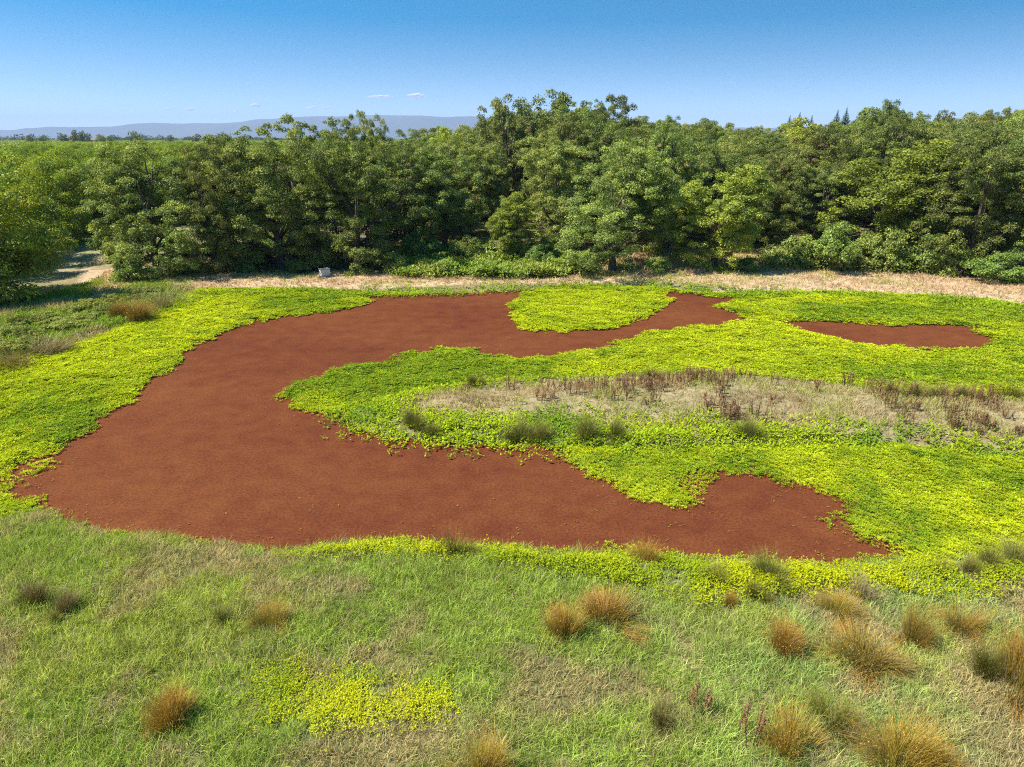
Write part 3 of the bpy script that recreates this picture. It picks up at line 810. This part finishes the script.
# farmland tree line at the horizon
pts, hts, rads = [], [], []
for k in range(520):
    y = random.uniform(900, 1900); px = random.uniform(-500, 520)
    pts.append(((px - 512) / F_PX * y * 1.06, y)); hts.append(random.uniform(8, 11.5) if random.random() < .8 else random.uniform(12, 18)); rads.append(random.uniform(6, 11))
crown_mass(pts, hts, rads, 150, 2.2, (.06, .085, .035), (.09, .11, .04), 'distant_trees', 'dark strip of distant trees along the horizon on the left', M_oak)
pts, hts, rads = [], [], []
for px, py in ((30, 135), (42, 136), (62, 134), (74, 131), (80, 132), (86, 134), (100, 135), (110, 136), (132, 132), (138, 134), (170, 136), (196, 135), (210, 136)):
    Y = random.uniform(620, 700); pts.append((x_at(px, py, Y), Y)); hts.append(z_at(px, py, Y)); rads.append(random.uniform(3.5, 5.5))
for (x, y), h, rr in zip(pts, hts, rads):
    tree('distant_tree', random.choice(['oak1', 'oak3', 'oak5']), x, y, h, rr, 'small dark tree breaking the horizon line far off on the left', 'tree', 'far trees on the left horizon')

# shrubs
for i, (px, py, w_, h_, lb) in enumerate([
    (300, 272, 22, 12, 'small shrub at the foot of the full dark oak left of the white box'),
    (395, 272, 30, 20, 'green shrub between the dense dark oak and the sunny undergrowth'),
    (425, 262, 36, 34, 'sunlit yellow green bush in the hollow beneath the olive oak'),
    (468, 264, 34, 26, 'dull green bush left of the small bright tree'),
    (545, 266, 34, 22, 'low bush between the small bright tree and the big round oak'),
    (655, 272, 26, 16, 'low scrub under the right side of the big round oak'),
    (745, 272, 24, 14, 'low scrub tucked under the fresh green bushy tree'),
    (800, 266, 46, 30, 'pale reedy bush beside the dry grassy gap'),
    (838, 272, 48, 46, 'rounded dark bush standing forward on the right verge'),
    (880, 270, 50, 40, 'mid green bush right of the rounded dark bush'),
    (918, 272, 44, 38, 'bush between the mid green bush and the heavy dark oak'),
    (945, 274, 40, 30, 'bush at the left foot of the heavy dark oak'),
    (1000, 283, 50, 30, 'bush at the foot of the last oaks on the right'),
    (130, 280, 40, 26, 'low leafy skirt bush at the left foot of the corner oak'),
    (185, 275, 34, 18, 'low bush right of the corner oak'),
    (245, 271, 34, 22, 'bush between the tall bare trunk and the full dark oak')]):
    x, y = gp(px, py, .3); s = math.hypot(y, CAM_H) / F_PX
    tree('shrub', 'shrub%d' % (i % 2), x, y, h_ * s, w_ * s / 2, lb, 'shrub', None, None, ('foliage', 'stem'))
for i in range(26):
    px, py = 120 + i * 35 + random.uniform(-12, 12), random.uniform(258, 265)
    if 395 < px < 500 or 550 < px < 790: continue
    x, y = gp(px, py, .3)
    tree('shrub', 'shrub%d' % (i % 2), x, y, random.uniform(1.6, 3.2), random.uniform(1.5, 2.6), 'low scrub bush in the shaded understorey among the oak trunks', 'shrub', 'understorey bushes among the oaks', None, ('foliage', 'stem'))
k = 0
for px, py in ((-60, 352), (-25, 344), (5, 336), (20, 326), (32, 336), (48, 322), (58, 328), (74, 314), (82, 322), (98, 308), (104, 315), (118, 303), (135, 300), (150, 296), (2, 350), (25, 348)):
    x, y = gp(px, py, .3)
    tree('bramble', 'bramble', x, y, random.uniform(.4, .7), random.uniform(.8, 1.4), 'low grey green bramble in the thicket on the left bank', 'bramble', 'brambles on the left bank', None, ('foliage', 'stem'))

# ------------------------------------------------------------------ rush tussocks
def make_tussock(name, seed, n, h, spread, cb, cm, ct, dead=.1):
    global rng
    keep = rng; rng = np.random.default_rng(seed)
    G = Geo()
    ng = 7
    gc_ = rng.normal(0, spread * .17, (ng, 2)); gl = rng.normal(0, .22, (ng, 2)) + rng.normal(0, .12, 2); gh = rng.uniform(.6, 1.1, ng); gs = rng.uniform(.5, 1.2, ng)
    gi = rng.choice(ng, n, p=gs / gs.sum())
    q = rng.normal(0, spread * .10, (n, 2))
    p = np.column_stack([gc_[gi] + q, np.full(n, -.05)])
    dv = p[:, :2] / (spread * .30) * .55 + gl[gi] + rng.normal(0, .16, (n, 2))
    az2 = np.arctan2(dv[:, 1], dv[:, 0]); lean = np.clip(np.hypot(dv[:, 0], dv[:, 1]), .02, 1.25)
    L = h * gh[gi] * rng.uniform(.5, 1.1, n)
    c0 = np.tile(np.array(cb), (n, 1)) * rng.uniform(.7, 1.3, n)[:, None]
    c1 = mix(cm, ct, rng.random(n)) * rng.uniform(.75, 1.25, n)[:, None]
    dd = rng.random(n) < dead
    c0[dd] = (.24, .18, .10); c1[dd] = (.34, .25, .14)
    blades(G, p, az2, lean, L, rng.uniform(.006, .011, n), c0, c1, rng.uniform(.1, .8, n))
    stems = G.mesh(name + '_stems', M_rush)
    S = Geo(); ns = n // 4
    k = rng.choice(n, ns, replace=False)
    hh = np.stack([np.cos(az2[k]), np.sin(az2[k]), np.zeros(ns)], 1)
    tip = p[k] + (hh * np.sin(lean[k])[:, None] + np.array([0, 0, 1]) * np.cos(lean[k])[:, None]) * (L[k] * rng.uniform(.78, .95, ns))[:, None]
    for j in range(2):
        leaves(S, tip + rng.normal(0, .015, (ns, 3)), rng.uniform(0, 6.283, ns), rng.uniform(.2, 1.3, ns), rng.uniform(.02, .05, ns), rng.uniform(.008, .016, ns), np.tile(np.array(ct) * .8, (ns, 1)) * rng.uniform(.7, 1.2, ns)[:, None])
    heads = S.mesh(name + '_heads', M_rush)
    rng = keep
    return stems, heads, h, spread
TUS = {
    'orange': [make_tussock('orange_rush', 301 + i, 1900, 1.0, 1.15, (.14, .165, .025), (.43, .29, .04), (.60, .29, .05)) for i in range(5)],
    'green': [make_tussock('green_rush', 331 + i, 1300, 1.0, .95, (.085, .12, .018), (.16, .19, .025), (.34, .27, .045)) for i in range(3)],
    'dark': [make_tussock('dark_rush', 351 + i, 1000, 1.0, .95, (.09, .09, .03), (.23, .22, .05), (.36, .23, .07)) for i in range(2)],
    'straw': [make_tussock('straw_rush', 361, 700, 1.0, 1.0, (.20, .16, .07), (.34, .27, .12), (.45, .34, .18), .4)],
}
def tussock(kind, px, py, wpx, hpx, label, group=None):
    """px,py = middle of the foot"""
    x, y = gp(px, py, .25)
    z = gz1(x, y)
    s = math.sqrt(x * x + y * y + CAM_H ** 2) / F_PX
    st, hd, h0, w0 = random.choice(TUS[kind])
    if py < 450: wpx, hpx = wpx * 1.15, hpx * 1.25
    if px > 700 and py > 600: wpx, hpx = wpx * .88, hpx * .92
    root = bpy.data.objects.new('rush_tussock', None); col.objects.link(root); root.empty_display_size = .3
    root.location = (x, y, z); root.rotation_euler = (0, 0, random.uniform(0, 6.283))
    w_ = wpx * s / 1.42; h_ = hpx * s * 1.08
    root.scale = (w_ / w0, w_ / w0, h_)
    link('stems', st, root); tag(link('seed_heads', hd, root), kind='stuff')
    return tag(root, label, 'rush', group or 'rush tussocks around the pond')
RUSH = [
    ('dark', 37, 606, 30, 30, 'dark rush tussock nearest the left edge in the near grass'),
    ('dark', 64, 614, 26, 28, 'small dark rush right beside the leftmost one in the near grass'),
    ('orange', 270, 628, 30, 36, 'lone brownish rush tussock in the left half of the near grass, with a dark foot'),
    ('green', 221, 624, 18, 22, 'faint small rush to the left of the lone brownish tussock'),
    ('orange', 174, 722, 44, 44, 'rusty topped rush tussock at lower left, left of the yellow weed patch'),
    ('green', 459, 553, 34, 34, 'fresh green tuft on the water edge, midway along the near bank'),
    ('orange', 644, 559, 30, 32, 'brownish tuft on the water edge where the yellow shore weed begins'),
    ('orange', 564, 640, 42, 40, 'smaller and left one of the touching pair of orange rush tussocks'),
    ('orange', 600, 622, 54, 36, 'larger and right one of the touching pair of orange rush tussocks'),
    ('orange', 486, 776, 46, 58, 'orange brown rush tussock cut by the bottom edge, centre'),
    ('dark', 661, 726, 32, 34, 'dark withered tussock between the bottom centre one and the lower right clumps'),
    ('green', 712, 582, 28, 24, 'green rush in the shore weed, left of the broad brown topped one'),
    ('green', 773, 582, 38, 34, 'broad brown topped rush in front of the red bay at the near shore'),
    ('orange', 728, 606, 16, 22, 'narrow brown rush below the green one in the shore weed'),
    ('green', 757, 600, 22, 26, 'thin green brown rush between the shore weed and the grass'),
    ('orange', 836, 614, 34, 34, 'brownish rush tussock uphill of the big round orange ones, left of its paler twin'),
    ('straw', 862, 598, 28, 28, 'pale tan rush touching a brownish tussock near the yellow shore weed'),
    ('orange', 784, 654, 46, 44, 'compact orange rush tussock, left of the two big ones in the right half'),
    ('orange', 864, 664, 62, 44, 'wide orange rush tussock, right of the two big ones in the right half'),
    ('orange', 913, 640, 30, 52, 'tall narrow golden rush between the wide orange one and the right edge'),
    ('orange', 962, 630, 34, 34, 'golden rush uphill of the large clump at the right edge'),
    ('orange', 1010, 682, 60, 76, 'largest rush clump, at the right edge of the near grass'),
    ('green', 983, 672, 32, 44, 'greenish rush leaning on the largest clump at the right edge'),
    ('orange', 791, 756, 54, 50, 'bushy orange tussock at lower right, left end of the row of four'),
    ('green', 830, 728, 46, 44, 'yellow green rush second in the row of four at lower right'),
    ('straw', 850, 742, 34, 34, 'tan rush squeezed behind the row of four at lower right'),
    ('orange', 897, 768, 66, 70, 'biggest orange tussock of the row of four at lower right'),
    ('orange', 934, 785, 44, 46, 'orange tussock cut by the bottom edge right of the biggest one'),
    ('green', 937, 570, 18, 16, 'small rush in the shore weed on the right, left one of four'),
    ('green', 968, 572, 20, 18, 'small rush in the shore weed on the right, second of four'),
    ('green', 992, 570, 22, 24, 'rush in the shore weed on the right, third of four'),
    ('green', 1017, 564, 28, 28, 'dense green rush in the shore weed at the right edge'),
    ('green', 416, 426, 20, 20, 'dark green rush on the left tip of the island'),
    ('green', 433, 432, 16, 16, 'smaller dark rush near the left tip of the island by the water'),
    ('green', 518, 437, 26, 24, 'green rush on the island shore, left of a pair by the bare water'),
    ('green', 543, 437, 22, 24, 'green rush on the island shore, right of a pair by the bare water'),
    ('green', 589, 436, 28, 24, 'broad green rush on the island shore above the weed mat, left twin'),
    ('green', 614, 435, 20, 20, 'green rush on the island shore above the weed mat, right twin'),
    ('green', 475, 386, 16, 14, 'small dark rush on the far rim of the island'),
    ('green', 650, 379, 20, 12, 'low rush on the far rim of the island near the bright hump'),
    ('green', 749, 436, 22, 20, 'dark round rush alone on the island shore below the dry stalks'),
    ('green', 892, 400, 16, 12, 'small rush on the far rim of the island, right half'),
    ('green', 911, 398, 18, 14, 'rush on the far rim of the island left of two brown ones'),
    ('dark', 938, 399, 22, 16, 'brown rush on the far rim of the island, left of a brown pair'),
    ('dark', 962, 399, 20, 16, 'brown rush on the far rim of the island, right of a brown pair'),
    ('green', 1016, 399, 24, 16, 'rush on the far rim of the island at the right edge'),
    ('green', 850, 295, 11, 10, 'small dark rush on the far shore below the rounded dark bush'),
    ('green', 973, 303, 9, 9, 'small dark rush on the far shore near the right end'),
    ('green', 747, 297, 9, 8, 'tiny rush on the far shore where the red water ends'),
    ('orange', 133, 318, 28, 18, 'brown rush on the left bank, biggest of the group by the brambles'),
    ('orange', 118, 316, 20, 14, 'brown rush at the end of the brambles on the left bank'),
    ('green', 151, 319, 16, 12, 'green rush right of the biggest brown one on the left bank'),
    ('green', 163, 327, 13, 9, 'dark little rush at the edge of the left weed mat'),
    ('straw', 160, 306, 30, 20, 'tall straw coloured rush below the corner oak'),
    ('straw', 176, 300, 26, 16, 'pale straw rush right of the tall straw coloured one'),
    ('dark', 40, 352, 40, 16, 'brown sedge tussock below the brambles, right one'),
    ('dark', 8, 362, 40, 18, 'brown sedge tussock below the brambles at the left edge'),
]
for a in RUSH: tussock(*a)

# dry dock stalks
def make_dock(seed):
    r = np.random.default_rng(seed); G = Geo(); H = 1.0
    for b in range(r.integers(3, 6)):
        a = r.uniform(0, 6.283); lean = r.uniform(.02, .22); base = r.normal(0, .13, 2)
        top = np.array([base[0] + math.cos(a) * lean, base[1] + math.sin(a) * lean, H * r.uniform(.7, 1.05)])
        tube(G, [np.append(base, -.05), np.append(base, 0) * .5 + top * .5, top], [.012, .010, .005], (.16, .09, .05), 5)
        n = 110
        t = r.uniform(.35, 1, n)
        p = np.append(base, 0) + (top - np.append(base, 0)) * t[:, None] + r.normal(0, .022, (n, 3))
        c = mix((.19, .10, .04), (.31, .19, .085), r.random(n))
        L = r.uniform(.025, .06, n)
        leaves(G, p, r.uniform(0, 6.283, n), r.uniform(-.3, 1.2, n), L, L * .6, c)
    return G.mesh('dock_stalk', M_rush)
DOCK = [make_dock(400 + i) for i in range(5)]
cntd = 0
lo, hi = DRY.min(0), DRY.max(0)
S = scatter(DRY, 3200, -.2, .1)
px, py = to_px(S[:, 0], S[:, 1], .4)
wgt = sstep(.33, .62, fbm(S, 1.8, 500, 3)) * np.clip((px - 330) / 420, .12, 1.0)
for (x, y), pxx in zip(S[rng.random(len(S)) < wgt * .36], range(10 ** 6)):
    if cntd >= 290: break
    o = link('dock_stalk', random.choice(DOCK), None, (x, y, gz1(x, y)), random.uniform(0, 6.283), (.9, .9, random.uniform(.35, .85)))
    tag(o, 'dry reddish brown seed stalk standing in the straw of the island', 'dock plant', 'dry seed stalks on the island'); cntd += 1
print('dock', cntd)
for px, py, s_, lb in ((749, 738, 1.0, 'dark dead seed stalk alone in the bare patch left of the lower right tussocks'), (699, 708, .7, 'withered dark stalk left of the bare patch at lower right')):
    x, y = gp(px, py, .3)
    tag(link('dock_stalk', DOCK[0], None, (x, y, gz1(x, y)), 1.0, (.8, .8, s_)), lb, 'dock plant', 'dry seed stalks in the near grass')

# ------------------------------------------------------------------ white box, stones, barn
def box_geo(cx, cy_, cz, sx, sy, sz, c, bev=.02):
    import bmesh
    bm = bmesh.new(); bmesh.ops.create_cube(bm, size=1)
    for v in bm.verts: v.co = Vector((v.co.x * sx + cx, v.co.y * sy + cy_, v.co.z * sz + cz))
    bmesh.ops.bevel(bm, geom=list(bm.edges), offset=bev, segments=2, affect='EDGES')
    return bm
def bm_obj(name, bms, mat, parent=None, loc=None, rotz=0):
    import bmesh
    me = bpy.data.meshes.new(name)
    B_ = bmesh.new()
    for b in bms:
        t = bpy.data.meshes.new('t'); b.to_mesh(t); B_.from_mesh(t); b.free(); bpy.data.meshes.remove(t)
    B_.to_mesh(me); B_.free(); me.materials.append(mat)
    return link(name, me, parent, loc, rotz)
M_white = plain_mat('weathered_white_paint', (.52, .51, .48), .6)
M_grey = plain_mat('dull_grey_sheet', (.33, .33, .34), .6)
M_wood = plain_mat('grey_timber', (.25, .21, .17), .9)
x, y = gp(325, 276, .3)
root = bpy.data.objects.new('utility_box', None); col.objects.link(root)
root.location = (x, y, gz1(x, y)); root.rotation_euler = (0, 0, R(38)); root.scale = (.85, .85, .85)
tag(root, 'small white box with a grey side at the foot of the oaks beyond the pond', 'box')
bm_obj('body', [box_geo(0, 0, .34, .85, .6, .62, None)], M_white, root)
bm_obj('lid', [box_geo(0, 0, .68, .93, .68, .06, None, .015)], M_grey, root)
bm_obj('side_panel', [box_geo(.43, 0, .34, .03, .5, .5, None, .008)], M_grey, root)
bm_obj('base', [box_geo(0, 0, .01, .95, .7, .08, None, .01)], M_wood, root)
M_stone = tone_mat('pale_stone', .9, 5, .3, .6, .04)
def stone(px, py, w_, lb):
    import bmesh
    x, y = gp(px, py, .25)
    bm = bmesh.new(); bmesh.ops.create_icosphere(bm, subdivisions=3, radius=.5)
    V = np.array([v.co[:] for v in bm.verts])
    d = 1 + .35 * (vnoise(V[:, :2] * 3 + V[:, 2:3] * 2, .8, int(px)) - .5)
    for v, k_ in zip(bm.verts, d): v.co = v.co * k_; v.co.z *= .55; v.co.x *= 1.2
    o = bm_obj('stone', [bm], M_stone, None, (x, y, gz1(x, y) + .12)); o.scale = (w_, w_, w_)
    at = o.data.attributes.new('tone', 'FLOAT_COLOR', 'POINT')
    at.data.foreach_set('color', np.tile(np.array((.42, .40, .37, 1), np.float32), len(o.data.vertices)))
    tag(o, lb, 'stone', 'pale stones on the far bank')
stone(277, 291, .55, 'pale stone in the bank growth left below the white box')
stone(321, 294, .75, 'larger pale stone by the water right below the white box')
Yb = 700.0
xb = x_at(92, 139, Yb)
root = bpy.data.objects.new('farm_shed', None); col.objects.link(root); root.location = (xb, Yb, 0)
tag(root, 'low brown roofed farm shed far off beyond the orchard on the left horizon', 'shed')
bm_obj('wall', [box_geo(0, 0, 4.2, 13, 8, 8.4, None, .05)], plain_mat('shed_wall', (.30, .26, .22), .8), root)
import bmesh
bm = bmesh.new()
vv = [bm.verts.new(c) for c in ((-7, -4.6, 8.4), (7, -4.6, 8.4), (7, 4.6, 8.4), (-7, 4.6, 8.4), (-7, 0, 10.4), (7, 0, 10.4))]
for f in ((0, 1, 5, 4), (2, 3, 4, 5), (0, 4, 3), (1, 2, 5), (3, 2, 1, 0)): bm.faces.new([vv[i] for i in f])
bm_obj('roof', [bm], plain_mat('rust_roof', (.15, .105, .085), .8), root)
bm_obj('door', [box_geo(-1, -4.02, 1.9, 3.4, .1, 3.6, None, .02)], M_wood, root)

# ------------------------------------------------------------------ mountains, clouds, air
HAZE_R = 17000.0
mx = np.linspace(-15000, 9000, 240)
rows = 14
prof = np.interp(mx, [-15000, -9000, -7000, -5600, -4700, -3900, -3100, -2300, -1200, -300, 1000, 9000], [150, 105, 130, 190, 220, 265, 310, 345, 345, 290, 150, 80])
M2 = np.column_stack([mx, np.zeros_like(mx)])
prof = prof + (fbm(M2, 1100, 7, 5) - .5) * 110
V = []; 
for r_ in range(rows):
    t = r_ / (rows - 1)
    s = math.sin(t * math.pi / 2)
    yy_ = 9600 + 2200 * t
    nz = (fbm(np.column_stack([mx, np.full_like(mx, yy_)]), 800, 15, 4) - .5) * 160 * math.sin(t * math.pi)
    V.append(np.column_stack([mx, yy_ + (fbm(np.column_stack([mx, mx * 0 + r_ * 400]), 1500, 3, 3) - .5) * 400, np.maximum(prof * s + nz, -5)]))
for r_ in range(1, 6):
    V.append(np.column_stack([mx, np.full_like(mx, 11800 + r_ * 400), prof * (1 - r_ / 5) - 3]))
V = np.concatenate(V); nr_ = rows + 5; nxm = len(mx)
idx = np.arange(nr_ * nxm).reshape(nr_, nxm)
f = np.stack([idx[:-1, :-1], idx[:-1, 1:], idx[1:, 1:], idx[1:, :-1]], -1).reshape(-1, 4)
mc = mix((.045, .06, .045), (.09, .09, .06), fbm(V[:, :2], 900, 33, 4))
tag(link('mountains', make_mesh('mountains', V, f, M_ground, mc, True)), kind='structure')

# clouds: heaps of small puffs, well outside the haze
m, nt, out = new_mat('cloud_white')
d = nt.nodes.new('ShaderNodeBsdfDiffuse'); d.inputs[0].default_value = (.95, .95, .95, 1)
t = nt.nodes.new('ShaderNodeBsdfTranslucent'); t.inputs[0].default_value = (.95, .95, .95, 1)
tr = nt.nodes.new('ShaderNodeBsdfTransparent')
ms = nt.nodes.new('ShaderNodeMixShader'); ms.inputs[0].default_value = .6
nt.links.new(d.outputs[0], ms.inputs[1]); nt.links.new(t.outputs[0], ms.inputs[2])
lw = nt.nodes.new('ShaderNodeLayerWeight'); lw.inputs[0].default_value = .5
nzc = nt.nodes.new('ShaderNodeTexNoise'); nzc.inputs['Scale'].default_value = .004; nzc.inputs['Detail'].default_value = 5
tcc = nt.nodes.new('ShaderNodeTexCoord'); nt.links.new(tcc.outputs['Object'], nzc.inputs['Vector'])
mr = nt.nodes.new('ShaderNodeMapRange'); mr.inputs[1].default_value = .35; mr.inputs[2].default_value = .65; mr.inputs[3].default_value = .45; mr.inputs[4].default_value = 1.0
nt.links.new(nzc.outputs[0], mr.inputs[0])
sb = nt.nodes.new('ShaderNodeMath'); sb.operation = 'MULTIPLY'
iv = nt.nodes.new('ShaderNodeMath'); iv.operation = 'SUBTRACT'; iv.inputs[0].default_value = 1; nt.links.new(lw.outputs['Facing'], iv.inputs[1])
nt.links.new(iv.outputs[0], sb.inputs[0]); nt.links.new(mr.outputs[0], sb.inputs[1])
ms2 = nt.nodes.new('ShaderNodeMixShader'); nt.links.new(sb.outputs[0], ms2.inputs[0]); nt.links.new(tr.outputs[0], ms2.inputs[1]); nt.links.new(ms.outputs[0], ms2.inputs[2])
nt.links.new(ms2.outputs[0], out.inputs[0])
M_cloud = m
def cloud(px, py, w_, h_, lb):
    Y = 24000.0; s = Y / F_PX * 1.06
    cx, cz = x_at(px, py, Y), z_at(px, py, Y)
    r = np.random.default_rng(int(px)); bms = []
    n = max(4, int(w_ / 3) + 3)
    for k in range(n):
        u = (k + .5) / n * 2 - 1
        rad = h_ * s * .5 * (1 - .6 * abs(u)) * r.uniform(.7, 1.2)
        bm = bmesh.new(); bmesh.ops.create_icosphere(bm, subdivisions=2, radius=1)
        for v in bm.verts: v.co = Vector((v.co.x * rad * 1.7 + u * w_ * s * .42, v.co.y * rad * 1.7 + r.uniform(-1, 1) * 5, v.co.z * rad * (.9 if v.co.z > 0 else .4)))
        bms.append(bm)
    o = bm_obj('cloud', bms, M_cloud, None, (cx, Y, cz))
    for p_ in o.data.polygons: p_.use_smooth = True
    tag(o, lb, 'cloud', 'small white clouds low over the mountains')
for a in [(417, 96, 16, 6, 'brightest and rightmost little cloud above the mountains'), (380, 97, 26, 5, 'long flat cloud left of the brightest one'),
          (256, 106, 9, 5, 'small puff of cloud alone above the middle of the mountains'), (312, 108, 14, 4, 'faint cloud low above the thin topped trees'),
          (330, 108, 10, 3, 'fainter scrap right of the cloud over the thin topped trees'), (190, 110, 9, 4, 'small pale puff of a pair on the left of the sky'),
          (168, 110, 8, 3, 'fainter left puff of a pair on the left of the sky'), (237, 111, 8, 3, 'tiny pale wisp left of the lone small puff')]:
    cloud(*a)

bm = bmesh.new(); bmesh.ops.create_cube(bm, size=1)
HZ0, HZ1 = -8.0, 470.0
for v in bm.verts: v.co = Vector((v.co.x * 2 * HAZE_R, v.co.y * 2 * HAZE_R, (v.co.z + .5) * (HZ1 - HZ0) + HZ0))
m, nt, out = new_mat('air')
pv = nt.nodes.new('ShaderNodeVolumePrincipled')
pv.inputs['Color'].default_value = (.50, .66, .98, 1)
pv.inputs['Density'].default_value = .000088
pv.inputs['Anisotropy'].default_value = 0.0
for nm in ('Density Attribute', 'Color Attribute', 'Temperature Attribute'):
    if nm in pv.inputs: pv.inputs[nm].default_value = ''
nt.links.new(pv.outputs[0], out.inputs['Volume'])
o = bm_obj('haze', [bm], m)
tag(o, 'thin blue summer haze', 'haze', kind='stuff')
